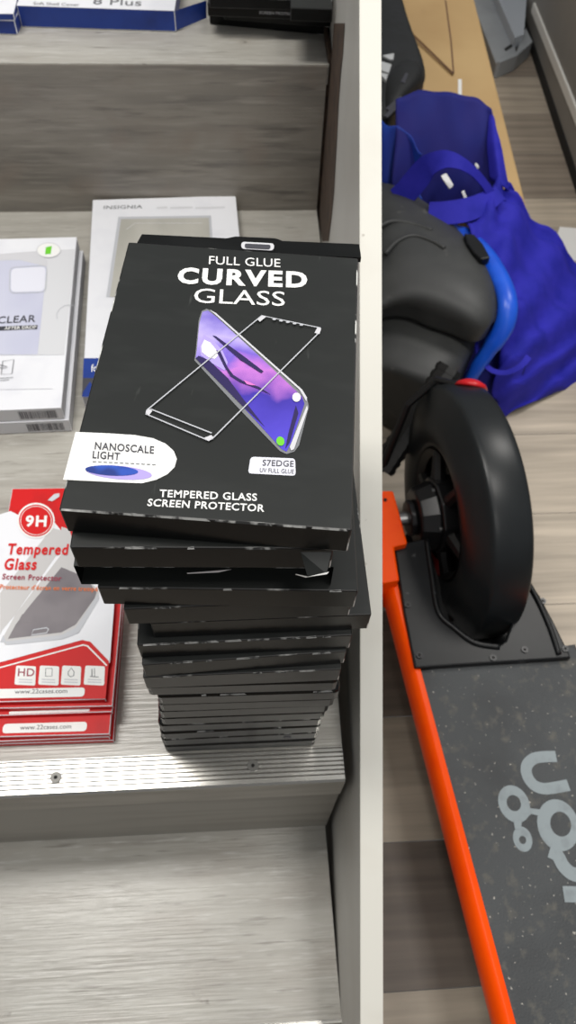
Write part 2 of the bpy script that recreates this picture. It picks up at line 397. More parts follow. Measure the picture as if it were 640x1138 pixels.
def merge(body, mb, mname):
    inv = wmat(body.parent).inverted(); me = body.data; me.materials.append(M[mname]); k = len(me.materials)-1
    bm = bmesh.new(); bm.from_mesh(me); vs = [bm.verts.new(inv @ v) for v in mb.v]
    for f in mb.f: bm.faces.new([vs[i] for i in f]).material_index = k
    bm.to_mesh(me); bm.free()
def place(a, b, z, W=None):
    """front-top edge pixels a (left), b (right) on plane z -> centre of the front edge and yaw"""
    A, B = pz(*a, z), pz(*b, z); d = B-A
    return (A+B)/2, math.atan2(d.y, d.x), d.length

BT = .01815
BL = [ # left px, right px of the front top edge, label
 ((64,567),(392,588),'topmost black screen protector box of the tall pile, printed CURVED GLASS with a phone picture'),
 ((77,609),(371,609),'black box directly under the printed top box, with a torn flap at its right corner'),
 ((82,627),(371,632),'black box third from top of the tall pile, its near end open and hollow'),
 ((108,653),(398,657),'black box fourth from top, just below the hollow open ended box'),
 ((138,677),(391,667),'black box fifth from top, its right end stopping short of the one below'),
 ((167,693),(413,683),'black box sixth from top, pushed furthest right against the white panel'),
 ((152,717),(392,706),'black box seventh from top, sticking out towards the viewer with a bright worn front edge'),
 ((160,739),(383,724),'black box eighth from top, under the one with the bright worn front edge'),
 ((160,753),(378,744),'black box ninth from top, a flush pair with the box below it'),
 ((161,763),(377,757),'black box tenth from top, last wide one above the narrower lower third'),
 ((178,774),(374,768),'black box eighth from the bottom, top of the narrower lower third of the pile'),
 ((177,782),(371,776),'black box seventh from the bottom of the tall pile'),
 ((176,790),(366,783),'black box sixth from the bottom of the tall pile'),
 ((177,798),(362,791),'black box fifth from the bottom of the tall pile'),
 ((175,806),(359,798.5),'black box fourth from the bottom of the tall pile'),
 ((177,815),(357,806.5),'black box third from the bottom of the tall pile'),
 ((178,822),(355,813.5),'black box second from the bottom, resting on the lowest box of the tall pile'),
 ((181,829.5),(352,822),'lowest black box of the tall pile, flat on the shelf behind the ribbed metal edge'),
]
GB = 'black screen protector boxes in the tall leaning pile'
TOPB = None
for i, (a, b, lab) in enumerate(BL):
    z1 = .653-i*BT; z0 = z1-BT+.0002
    c, yaw, w = place(a, b, z1)
    W = max(.110, min(w, .1205))
    L = .163
    if i == 0:
        yaw = math.radians(-6.8); W = .1185
        c = (pz(64,567,z1)+pz(392,588,z1))/2
    elif i < 3: L = .112; yaw = math.radians(-2.4)
    else: L = .15
    o = thing('screen_protector_box', lab, 'box', (c.x, c.y, z0), yaw, GB)
    body = carton(o, W, L, z1-z0, ['black_card','black_card_side','scuff'] if i < 8 else ['black_card','low_card_side','scuff' if i < 9 else 'black_card_side'], open_front=(i == 2), r=.0007 if i < 9 else .0030)  # black bevels on the lower boxes paint in the shade between them
    A = wmat(o); hT = z1-z0
    loc = lambda x, y, zz: A @ Vector((x, y, zz))
    if i == 0: TOPB = o; topbody = body
    if i == 1:
        f = MB()
        f.add([loc(W/2-.014,-.0004,.0155), loc(W/2-.001,-.0004,.0160), loc(W/2-.003,-.009,.0120), loc(W/2-.011,-.008,.0085)], [(0,1,2,3)])
        f.add([loc(W/2-.003,-.0092,.0122), loc(W/2-.002,-.0085,.0132), loc(W/2-.0105,-.0085,.0088), loc(W/2-.0115,-.0085,.0078)], [(0,1,2,3)], 1)
        f.add([loc(W/2-.0115,-.0086,.0078), loc(W/2-.0105,-.0086,.0088), loc(W/2-.016,-.0075,.0092), loc(W/2-.016,-.0075,.0084)], [(0,1,2,3)], 1)
        f.build('torn_flap', ['black_card','white_ink'], o)
    if i == 2:
        f = MB()
        f.add([loc(-.008,-.0006,hT-.006), loc(.006,-.0006,hT-.0045), loc(.012,-.0006,hT-.0015), loc(.004,-.0006,hT-.003), loc(-.008,-.0006,hT-.005)], [(0,1,2,3,4)])
        f.build('torn_chip', 'pale_ink', o)
    if i in (1, 2, 3, 4, 6, 7, 8, 10, 12, 14, 15, 16):
        f = MB(); rr = random.Random(5+i); x = -W/2+.003 if i in (6,) else rr.uniform(-W/2+.004, -W/4)
        while x < W/2-.008:
            l = rr.uniform(.003, .016 if i != 6 else .035); l = min(l, W/2-.004-x); h0 = rr.uniform(.0, .0006)
            f.add([loc(x, -.0003, hT-.0006-h0*.5), loc(x+l, -.0003, hT-.0006), loc(x+l*.9, .0003+h0, hT+.0001), loc(x+.0003, .0003, hT+.0001)], [(0,1,2,3)])
            x += l+rr.uniform(.001, .004 if i == 6 else .045)
        merge(body, f, 'worn')
    if i == 6:
        f = MB(); text(f, 'SCREEN PROTECTOR', loc(-.020,.004,hT+.0003), loc(.024,.004,hT+.0003), loc(-.020,.0068,hT+.0003), 0, .01, 0, frame=True)
        f.build('lettering', 'pale_ink', o)
    if i in (16,):
        f = MB(); c0 = loc(.034, 0, hT*.5)
        f.cyl(c0, A.to_3x3() @ Vector((0,-1,0)), .0030, 0, .0004, 14); f.build('round_seal', 'dark_ink', o)
o = TOPB; A = wmat(o)
f = MB(); rr = random.Random(11); x = -.0585
while x < .054:
    l = min(rr.uniform(.006, .04), .0575-x); zz = .01795
    f.add([A @ Vector(p) for p in ((x,-.0003,zz-.0006),(x+l,-.0003,zz-.0007),(x+l*.95,.0004,zz+.0001),(x+.0004,.0003,zz+.0001))], [(0,1,2,3)]); x += l+rr.uniform(.0004,.003)
merge(topbody, f, 'worn')
# the second carton's raised hang tab shows behind the top box
o = TOPB
zt = .653
f = MB()
f.prism(P([(158,262),(252,266.5),(262,264.5),(306,266.5),(314,269.5),(399,273),(401,288),(150,276)], zt-.004), zt-.0060, zt-.0030)
t = f.build('hang_tab', 'black_card_side', o)
f = MB(); f.poly(P(rrect([(268,268.5),(305,270.5),(304,278.5),(268,276.5)], 4), zt+.0004)); 
f.poly(P(rrect([(272,270.5),(301,272),(300,277),(272,275.5)], 2.4), zt+.0007), 1)
f.build('hang_hole', ['pale_ink','dark_ink'], o)

# artwork of the top carton
z = zt+.0003
mb = MB()
text(mb, 'FULL GLUE', (232,293.4), (311.5,296.8), (232.6,284.3), z, .004)
text(mb, 'CURVED', (196.5,314), (341.5,319), (198.5,297.6), z, .042)
text(mb, 'GLASS', (215,336), (316.5,340), (216.6,320), z, .002)
text(mb, 'TEMPERED GLASS', (177,552), (285.6,556.6), (177.7,544), z, .02)
text(mb, 'SCREEN PROTECTOR', (163.5,562), (293.5,568.6), (164.8,554.2), z, .02)
mb.build('lettering', 'white_ink', o)
mb = MB()
mb.poly(P([(84,480),(120,481.5),(150,483.5),(170,487),(184,493),(193,501),(196.5,510),(194,519),(186,527),(174,533),(158,537),(130,536),(100,534.5),(70,533)], z))
text(mb, 'NANOSCALE', (105,499), (171,504), (105.8,491), z+.0002, .02, 1)
text(mb, 'LIGHT', (102.6,509), (133,511.2), (103.4,501), z+.0002, .02, 1)
for k in range(12):
    x = 103+k*6; mb.poly(P([(x,512.4+k*.3),(x+4,512.6+k*.3),(x+4,513.6+k*.3),(x,513.4+k*.3)], z+.0002), 3)
mb.poly(P(ell(132,525,37,7.5,28,5), z+.0002), 4)
mb.poly(P(ell(124,522.8,29.5,5.6,28,3), z+.0004), 2)
mb.build('corner_print', ['white_ink','dark_ink','blue_ink','grey_ink','lilac'], o)
mb = MB()
mb.poly(P(rrect([(278.5,507.5),(328,509.5),(328.6,528.8),(275.5,526)], 4), z), 0)
text(mb, 'S7EDGE', (291.5,517.2), (326.3,518.6), (292,510.6), z+.0002, .01, 1)
text(mb, 'UV FULL GLUE', (288.5,524.6), (326.4,526.3), (289,519.8), z+.0002, 0, 1)
mb.build('model_sticker', ['lav2','dark_ink'], o)
# pictured phone
q = lambda l: [(150+x/2.909, 330+y/2.909) for x, y in l]
mb = MB()
mb.poly(P(q([(232,38),(262,52),(400,175),(535,300),(556,325),(562,355),(530,480),(515,500),(490,508),(468,498),(330,355),(192,205),(196,180),(206,75),(216,45)]), z), 0)
mb.poly(P(q([(218,48),(236,44),(265,66),(400,190),(540,322),(548,345),(505,470),(490,500),(474,492),(345,350),(196,198),(200,170),(208,85)]), z+.00015), 1)
mb.poly(P(q([(206,190),(240,205),(300,262),(350,330),(420,420),(345,350),(196,198)]), z+.0003), 3)
mb.poly(P(q([(222,122),(252,140),(282,172),(300,212),(290,238),(250,215),(212,188),(208,160)]), z+.00025), 2)
mb.poly(P(q([(224,138),(244,148),(262,170),(268,190),(258,200),(238,195),(216,178),(214,160)]), z+.0004), 4)
mb.poly(P(q([(262,172),(276,176),(300,228),(318,252),(350,272),(400,290),(440,316),(396,296),(340,276),(308,256),(290,228)]), z+.00045), 3)
mb.poly(P(q([(250,124),(262,127),(350,190),(415,240),(408,246),(340,203)]), z+.0005), 3)
mb.poly(P(q([(350,268),(372,276),(392,286),(376,285),(362,282)]), z+.0005), 6)
mb.poly(P(q([(528,375),(500,470),(486,490),(496,440),(520,350)]), z+.0004), 3)
mb.poly(P(q([(556,350),(559,362),(514,492),(505,496),(500,485)]), z+.0005), 7)
mb.poly(P(ell(150+522/2.909,330+324/2.909,4.6,5), z+.0006), 4)
mb.poly(P(ell(150+470/2.909,330+466/2.909,4.4,5.2,24,-20), z+.0006), 8)
mb.poly(P(q([(240,40),(262,52),(540,299),(556,325),(554,338),(532,300),(262,59)]), z+.00055), 7)
mb.build('phone_print', ['grey_ink','purple','lilac','violet_dark','white_ink','lilac','pink','pale_ink','green'], o)
mb = MB()
stroke(mb, P(q([(410,60),(600,100),(590,120),(250,458),(238,464),(35,378),(38,366)]), z+.0007), .0006, 0, True)
stroke(mb, P(q([(50,362),(248,440)]), z+.0007), .0006, 0)
for pts in ([(395,72),(412,60),(425,63),(404,80)], [(590,98),(602,102),(596,120),(580,116)], [(34,372),(46,362),(56,368),(44,384)], [(222,456),(246,446),(254,454),(238,466)]): mb.poly(P(q(pts), z+.0008), 1)
for k in range(5): mb.poly(P(ell(150+(450+k*22)/2.909, 330+(72+k*4.5)/2.909, 2.2, 1, 10), z+.0008), 0)
mb.build('glass_print', ['silver_ink','pale_ink'], o)

# ------------------------------------------------------------------ red tempered glass packs
GR = 'red tempered glass packs in the pile beside the black boxes'
ZR = .362
cR = pz(117, 777, ZR); yR = math.radians(-.9)
def red_pack(z0, z1, dx, dy, dyaw, lab):
    ex = Vector((math.cos(yR), math.sin(yR), 0)); eyv = Vector((-math.sin(yR), math.cos(yR), 0))
    W = .0945
    c = Vector((cR.x, cR.y, 0)) - ex*(W/2) + ex*dx + eyv*dy
    o = thing('screen_protector_pack', lab, 'pack', (c.x, c.y, z0), yR+dyaw, GR)
    carton(o, W, .187, z1-z0, ['red','red','white_card'], r=.0005)
    return o
packs = []
RZ = [(.3262,.3320,.003,-.022,.004,'lowest red pack of the pile, flat on the shelf'),
      (.3322,.3382,.0005,-.0215,.012,'red pack third up from the shelf is above it, this one second from the bottom'),
      (.3384,.3445,.002,-.0205,-.004,'red pack whose front strip with the web address sticks out near the shelf edge'),
      (.3447,.3500,.0035,-.006,.006,'red pack third from the top of its pile'),
      (.3502,.3560,.0045,-.003,-.008,'red pack directly under the topmost red pack'),
      (.3562,.3620,0,0,0,'topmost red and white pack reading 9H Tempered Glass with a grey phone picture')]
RZ[1] = RZ[1][:5] + ('red pack second from the bottom of the pile',)
for r_ in RZ: packs.append(red_pack(*r_))
o = packs[-1]; z = ZR+.0003
q = lambda l: [(x/3.447, 520+y/3.447) for x, y in l]
mb = MB()
mb.poly(P([(-8,574),(11.6,568),(22,573),(60,580),(110,640),(128.5,650),(122,737),(92,711),(-18,741),(-14,640)], z), 0)          # white field
mb.poly(P(q([(235,225),(265,235),(330,420),(378,470),(380,500),(300,628),(245,652),(20,678),(8,655),(60,560),(235,330)]), z+.0002), 2)   # phone body
mb.poly(P(q([(0,560),(0,480),(200,230),(240,240),(240,300),(60,560),(10,620),(0,640)]), z+.00015), 2)                           # pale reflection
mb.poly(P(q([(60,600),(100,545),(235,380),(330,420),(370,478),(362,500),(290,600),(235,630),(30,655)]), z+.0003), 1)
mb.poly(P(q([(0,668),(16,668),(28,678),(240,656),(302,632),(378,505),(378,478),(290,612),(236,640),(24,664),(12,640)]), z+.0004), 3)
stroke(mb, P(q([(120,640),(128,620),(178,612),(186,618),(178,632)]), z+.0005), .0009, 3, True)
mb.poly(P(q([(85,560),(128,566),(134,580),(118,592),(70,588)]), z+.00045), 4)
mb.build('face_print', ['white_card','phone_grey','phone_grey2','silver_ink','phone_grey'], o)
mb = MB()
mb.poly(P(ell(40,578.5,20.8,19.8), z+.0006), 0); mb.poly(P(ell(40,578.5,19,17.8), z+.0008), 1)
ring(mb, P(ell(40,578.5,17.4,16.2), z+.0010), P(ell(40,578.5,16.8,15.6), z+.0010), 0)
text(mb, '9H', (28,584.6), (51.4,584.8), (29,573), z+.001, .03, 0)
mb.build('hardness_badge', ['white_ink','red_ink'], o)
mb = MB()
text(mb, 'Tempered', (7.4,615.6), (75,616.2), (9.6,604), z+.0008, .028, 0)
text(mb, 'Glass', (3.8,632.6), (40,632.8), (6.2,620.6), z+.0008, .028, 0)
text(mb, 'Screen Protector', (2.2,643.4), (68.2,645.6), (3.2,637.4), z+.0008, .02, 1)
text(mb, "Protecteur d'écran en verre trempé", (-.4,654.4), (108.6,657), (.4,649.4), z+.0008, .015, 2)
mb.build('title_lettering', ['red_ink','crimson_ink','orange_ink'], o)
mb = MB()
mb.poly(P(q([(-70,768),(0,746),(320,661),(345,665),(417,740),(404,884),(-72,888)]), z+.0006), 1)
stroke(mb, P(q([(-70,788),(0,765),(318,678),(335,682),(409,757)]), z+.0008), .0011, 0)
for (x0, x1) in ((57,138),(148,227),(234,311),(322,402)):
    mb.poly(P(rrect(q([(x0+5,757),(x1,760),(x1-3,834),(x0-2,830)]), 2.2), z+.0009), 0)
text(mb, 'HD', *q([(68,797),(131,798),(70,767)]), z+.0011, .01, 2)
stroke(mb, P(q([(175,768),(200,768),(199,798),(174,798)]), z+.0011), .0006, 3, True)
stroke(mb, P(q([(273,766),(284,782),(282,796),(272,800),(262,795),(261,782)]), z+.0011), .0006, 3, True)
stroke(mb, P(q([(352,770),(352,800)]), z+.0011), .0007, 3); stroke(mb, P(q([(362,768),(362,800)]), z+.0011), .0005, 3); stroke(mb, P(q([(344,799),(378,801)]), z+.0011), .0006, 3)
for x0 in (72, 160, 246, 336):
    for k in range(2): stroke(mb, P(q([(x0,810+k*10),(x0+52,812+k*10)]), z+.0011), .0008, 4)
mb.poly(P(rrect(q([(-60,848),(326,841),(322,876),(-62,884)]), 4), z+.0009), 0)
text(mb, 'www.22cases.com', *q([(56,865),(257,862),(58,848)]), z+.0011, 0, 5)
mb.build('lower_print', ['white_ink','red_ink','crimson_ink','grey_ink','pale_ink','dark_ink'], o)
f = MB(); f.poly(P([(53,556),(60,549),(66,548),(66,552),(58,557)], z+.0004)); f.build('hang_hole', 'pale_ink', o)
o = packs[2]; z = .3445+.0003
mb = MB(); mb.poly(P(rrect([(4,804.5),(97,802),(96,812.5),(2,815)], 4.5), z), 0)
text(mb, 'www.22cases.com', (22,811), (79,809.5), (22.5,806), z+.0002, 0, 1)
mb.build('web_address_strip', ['white_ink','dark_ink'], o)
o = packs[3]; z = .3500+.0002
mb = MB(); mb.poly(P(rrect([(10,790.8),(100,787.6),(99,790.6),(10,793.8)], 1.2), z), 0); mb.build('web_address_strip', 'white_ink', o)

# ------------------------------------------------------------------ white phone case boxes at the left
GW = 'white phone case boxes at the left edge'
zw = .360
cw = pz(68, 453, zw); yw = math.radians(1.6)
def white_box(z0, z1, dx, dy, lab):
    W = .115
    o = thing('phone_case_box', lab, 'box', (cw.x-W/2*math.cos(yw)+dx, cw.y-W/2*math.sin(yw)+dy, z0), yw, GW)
    carton(o, W, .238, z1-z0, ['white_card','white_side','white_card'], r=.0008)
    bars = MB(); A = wmat(o); rr = random.Random(int(z0*1e4)); x = W/2-.040; hz = z1-z0
    bars.add([A @ Vector(p) for p in ((-W/2+.001,-.0002,.0012),(W/2-.001,-.0002,.0012),(W/2-.001,-.0002,hz-.001),(-W/2+.001,-.0002,hz-.001))], [(0,1,2,3)], 1)
    while x < W/2-.006:
        w = rr.choice((.0004,.0006,.0011))
        bars.add([A @ Vector(p) for p in ((x,-.0005,.0032),(x+w,-.0005,.0032),(x+w,-.0005,hz-.003),(x,-.0005,hz-.003))], [(0,1,2,3)], 0); x += w+rr.choice((.0004,.0007,.001))
    bars.build('barcode_label', ['dark_ink','panel_grey'], o)
    return o
white_box(.3262, .3430, .0035, -.001, 'white phone case box underneath, showing only its barcode end at the left edge')
o = white_box(.3432, .3600, 0, 0, 'upper white phone case box reading CLEAR, with a green battery badge')
z = zw+.0003
q = lambda l: [(x/4.55, 250+y/4.55) for x, y in l]
mb = MB()
mb.poly(P(q([(-60,150),(240,178),(248,128),(380,122),(325,655),(-60,655)]), z), 0)
mb.poly(P(q([(-60,160),(240,178),(190,655),(-60,655)]), z+.0002), 1)
mb.poly(P(q([(-60,152),(100,138),(185,132),(240,178),(238,210),(100,178),(-60,180)]), z+.0003), 2)
stroke(mb, P(rrect(q([(50,214),(238,204),(230,340),(48,345)]), 6), z+.0005), .0009, 3, True)
mb.poly(P(rrect(q([(56,220),(232,210),(225,335),(54,340)]), 6), z+.0004), 4)
stroke(mb, P(q([(372,405),(330,406),(300,425),(286,450),(290,475)]), z+.0004), .0007, 3)
stroke(mb, P(q([(-60,832),(265,827)]), z+.0004), .0005, 2)
stroke(mb, P(q([(-60,657),(325,655)]), z+.0004), .0004, 2)
mb.build('window_print', ['panel_grey','lav','pale_ink','silver_ink','lav2'], o)
mb = MB()
mb.poly(P(ell(54,278,13.6,8.6), z+.0006), 1); mb.poly(P(ell(54,278,12.6,7.8), z+.0008), 0)
mb.poly(P(q([(232,112),(262,106),(256,146),(228,148)]), z+.001), 2)
mb.build('battery_badge', ['white_ink','pale_ink','green'], o)
mb = MB()
text(mb, 'CLEAR', *q([(-14,498),(178,489),(-8,463)]), z+.0006, .01, 0)
mb.poly(P(q([(-60,515),(190,506),(188,526),(-60,536)]), z+.0006), 0)
text(mb, 'AFTER DROP', *q([(22,529),(182,524),(24,514)]), z+.0008, .01, 1)
stroke(mb, P(q([(14,688),(70,680),(60,752),(6,756)]), z+.0006), .0006, 0, True)
stroke(mb, P(q([(-10,705),(20,712),(38,718),(20,724),(-6,722)]), z+.0007), .0006, 0)
for k in range(2): stroke(mb, P(q([(-20,776+k*12),(66-k*20,770+k*12)]), z+.0006), .0006, 2)
mb.build('lettering', ['dark_ink','white_ink','grey_ink'], o)

# ------------------------------------------------------------------ white windowed box behind
zi0, zi1 = .3262, .3455
A, B, Cc = pz(103,222,zi1), pz(262,220,zi1), pz(91,441,zi1)
L = (A-Cc).length; W = (B-A).length; yi = math.atan2(-(A-Cc).x, (A-Cc).y)
o = thing('tablet_case_box', 'flat white box with a clear window reading INSIGNIA, lying against the riser', 'box', (Cc.x+W/2*math.cos(yi), Cc.y+W/2*math.sin(yi), zi0), yi)
carton(o, W, L, zi1-zi0, ['white_card','white_side','white_card'], r=.0008)
z = zi1+.0003
mb = MB(); mb.poly(P([(131.5,241),(234.5,239.5),(240,330),(118,330)], z), 0); mb.poly(P([(134.5,243.5),(232,242),(237,330),(122,330)], z+.0002), 1)
stroke(mb, P([(140,255),(150,248),(225,248)], z+.0004), .0006, 2)
mb.build('window_panel', ['silver_ink','window','panel_grey'], o)
mb = MB(); text(mb, 'INSIGNIA', (115,232.4), (158,231.4), (115.6,228.6), z, .01, 0)
for x0, x1 in ((174,186),(189,214),(217,250)): stroke(mb, P([(x0,231),(x1,230.4)], z), .0028, 1)
mb.build('lettering', ['grey_ink','panel_grey'], o)
mb = MB(); mb.poly(P([(93,398),(120,398),(120,420),(92,420)], z), 0); mb.poly(P([(92,420),(120,420),(120,441),(91,441)], z), 2)
mb.poly(P([(92,436),(100,424),(110,441),(91,441)], z+.0002), 0)
text(mb, 'fo', (101,413), (108,412.5), (101.4,405), z+.0003, .01, 1)
mb.build('blue_band_print', ['blue_card','white_ink','dark_ink'], o)

# ------------------------------------------------------------------ boxes on the upper shelf
def shelf_box(name, lab, cat, a, b, z0, T, L, mats, group=None, r=.0008):
    A, B = pz(*a, z0), pz(*b, z0); d = B-A; yaw = math.atan2(d.y, d.x); c = (A+B)/2
    o = thing(name, lab, cat, (c.x, c.y, z0), yaw, group); carton(o, d.length, L, T, mats, r=r); return o
GU = 'blue fronted white case boxes on the upper shelf'
o = shelf_box('phone_case_box', 'white case box with blue front, its right end flap open, on the upper shelf', 'box', (24,30), (196,35.5), ZU+.0004, .021, .11, ['white_card','blue_card','white_card'], GU)
z = ZU+.0004+.021+.0003
mb = MB(); text(mb, '8 Plus', (103,4.5), (157,6.5), (104,-2.5), z, .01, 0); text(mb, 'Soft Shell Cover', (37,5), (88,6.8), (37.2,2), z, 0, 1)
mb.build('lettering', ['grey_ink','dark_ink'], o)
W = (pz(196,35.5,ZU)-pz(24,30,ZU)).length; A = wmat(o)
f = MB(); f.add([A @ Vector(p) for p in ((W/2,.001,.001),(W/2+.030,.026,.002),(W/2+.031,.026,.019),(W/2,.001,.020))], [(0,1,2,3)], 0)
f.add([A @ Vector(p) for p in ((W/2+.0006,.0016,.001),(W/2+.030,.027,.002),(W/2+.031,.027,.019),(W/2+.0006,.0016,.020))], [(3,2,1,0)], 1)
f.build('open_flap', ['blue_card','white_card'], o)
shelf_box('phone_case_box', 'blue fronted case box cut off by the left border, on the upper shelf', 'box', (-90,34), (20,39), ZU+.0004, .014, .10, ['white_card','blue_card','white_card'], GU)
shelf_box('phone_case_box', 'thin blue box lying on the blue box at the left border', 'box', (-92,22.5), (17,23), ZU+.0146, .007, .095, ['white_card','blue_card','white_card'], GU)
GK = 'black boxes piled on the upper shelf'
z = ZU+.0004
for k, (a, b, T, lab) in enumerate((((233,27),(369,40),.011,'lowest black box in the short pile on the upper shelf'),
        ((249,22),(370,31),.0075,'narrow black box second from bottom in the short upper shelf pile'),
        ((231,18),(371,24),.012,'black box third from bottom in the short upper shelf pile'),
        ((233,9),(372,13),.011,'topmost black box in the short upper shelf pile'),)):
    o = shelf_box('screen_protector_box', lab, 'box', a, b, z, T, .15, ['black_card','black_card_side','scuff'], GK)
    if k == 2:
        A = wmat(o); mb = MB(); Wd = (pz(*b, z)-pz(*a, z)).length
        text(mb, 'SCREEN PROTECTOR', A @ Vector((-.012,-.0004,.0045)), A @ Vector((.030,-.0004,.0045)), A @ Vector((-.012,-.0004,.0072)), 0, .01, 0, frame=True)
        mb.build('lettering', 'pale_ink', o)
    f = MB(); A = wmat(o); Wd = (pz(*b, z)-pz(*a, z)).length; rr = random.Random(40+k); x = -Wd/2+.003
    while x < Wd/2-.012:
        l = min(rr.uniform(.01, .05), Wd/2-.003-x)
        f.add([A @ Vector(p) for p in ((x,-.0004,T-.0010),(x+l,-.0004,T-.0010),(x+l,.0006,T+.0001),(x,.0006,T+.0001))], [(0,1,2,3)]); x += l+rr.uniform(.002, .02)
    merge(o.children[0], f, 'worn')
    z += T+.0002
c0 = pz(379, 27, z)
o = thing('screen_protector_box', 'black box turned edge out beside white panel, right end of upper shelf pile', 'box', (min(c0.x-.0125, panx(c0.y)-.0235), c0.y+.004, z), math.radians(-3), GK)
carton(o, .04, .12, .012, ['black_card','black_card_side','scuff'])

# ------------------------------------------------------------------ SCOOTER
O2 = Vector((.1597, .2793, 0)); SV = Vector((.111, -.9938, 0)).normalized(); AX = Vector((-SV.y, SV.x, 0))
def uv(u, v, z): return O2 + AX*u + SV*v + Vector((0, 0, z))
WC = Vector((.2573, .4717, .1508))
sc = thing('kick_scooter', 'orange and black electric scooter standing on the floor beside the white panel', 'scooter', (WC.x, WC.y, 0), 0)
DZ = .150; DW = .212
def prismuv(mb, pts, z0, z1, mi=0): return mb.prism([uv(u, v, 0)[:2] for u, v in pts], z0, z1, mi)
b = MB(); prismuv(b, [(.018,.0),(DW-.018,.0),(DW-.018,.60),(.018,.60)], .085, DZ-.001); o = b.build('deck', 'blk_plastic', sc)
b = MB(); prismuv(b, [(.0205,.004),(DW-.0205,.004),(DW-.0205,.595),(.0205,.595)], DZ-.001, DZ); deck = b.build('grip_tape', 'grip', sc)
# grey logo print
q = lambda l: [(530+x/5.818, 820+y/5.818) for x, y in l]
z = DZ+.0003; mb = MB()
def cs(pts, n=6):
    out = []; p = [Vector(x) for x in pts]
    for i in range(len(p)-1):
        a, b_, c, d = p[max(i-1,0)], p[i], p[i+1], p[min(i+2, len(p)-1)]
        for k in range(n):
            t = k/n; out.append(.5*((2*b_)+(c-a)*t+(2*a-5*b_+4*c-d)*t*t+(3*b_-a-3*c+d)*t**3))
    out.append(p[-1]); return out
pxw = lambda y: (pz(600, y, DZ)-pz(601, y, DZ)).length
sw = pxw(870)
stroke(mb, cs(P(q([(512,120),(430,122),(365,135),(322,180),(325,245),(368,305),(430,328),(500,322),(592,305)]), z)), 12.3*sw)
ring(mb, P(q(ell(525,565,132,172,32,-18)), z), P(q(ell(541,558,66,82,32,-18)), z))
ring(mb, P(q(ell(240,428,96,128,32,-28)), z), P(q(ell(238,422,44,54,32,-28)), z))
ring(mb, P(q(ell(295,655,60,84,32,-18)), z), P(q(ell(295,660,22,27,32,-18)), z))
z += .0002
mb.poly(P(q([(318,420),(345,455),(405,462),(405,505),(350,492),(300,540),(270,520)]), z))
z += .0002
mb.poly(P(q([(235,530),(290,535),(285,590),(245,590)]), z))
stroke(mb, cs(P(q([(468,730),(520,760),(560,830),(620,880),(700,880),(790,820)]), z)), 14*sw)
stroke(mb, cs(P(q([(560,1010),(640,1012),(760,1015),(840,980)]), z)), 15*sw)
stroke(mb, cs(P(q([(760,480),(840,520),(900,600),(860,700),(760,760)]), z)), 13*sw)
mb.build('logo_print', 'logo', deck)
# orange side rails with rear dropouts
def rail(u0, u1, sgn):
    prof = [(u0+.002, .122), (u0, .128), (u0, .140), (u0+.003, .148), (u0+.008, .1535), (u1-.006, .1535), (u1-.001, .1525), (u1, .146), (u1, .122)]
    vs = ([-.135, -.09, -.03, 0] if sgn > 0 else [.004]) + [.1, .2, .3, .4, .5, .6]; V = []; k = len(prof)
    for v in vs:
        sh = -.003*max(0, -v)/.1*sgn*0
        V += [uv(u, v, z_) for u, z_ in prof]
    f = [(i*k+j, i*k+(j+1) % k, (i+1)*k+(j+1) % k, (i+1)*k+j) for i in range(len(vs)-1) for j in range(k)]
    f += [tuple(range(k)), tuple(range((len(vs)-1)*k, len(vs)*k))[::-1]]
    o = mk('side_rail', V, f, 'orange', sc); fixn(o); return smooth_angle(o, 50)
rl = rail(.006, .0215, 1); rr_ = rail(DW-.0205, DW+.001, -1)
zB = .168
bp = P([(413,545),(437,545),(444,570),(453,604),(438,607.5),(444,645),(416,650),(409,600)], zB)
b = MB(); b.prism(bp, .10, zB); o = b.build('dropout_bracket', 'orange', rl); bevel(o, .0022, 2)
c = pz(428, 555.5, zB+.0005); s = MB(); s.cyl(c, (0,0,1), .0022, -.001, .0004, 12); s.build('bolt_hole', 'void', rl)
c = pz(418.5, 556, zB+.001); s = MB(); s.cyl(c, AX, .006, -.012, -.001, 16); s.build('axle_cap', 'midblue', rl)
# right dropout
b = MB(); prismuv(b, [(.160,-.215),(.170,-.215),(.172,.03),(.160,.03)], .085, .112); o = b.build('dropout_bracket', 'orange', rr_); bevel(o, .002, 2)
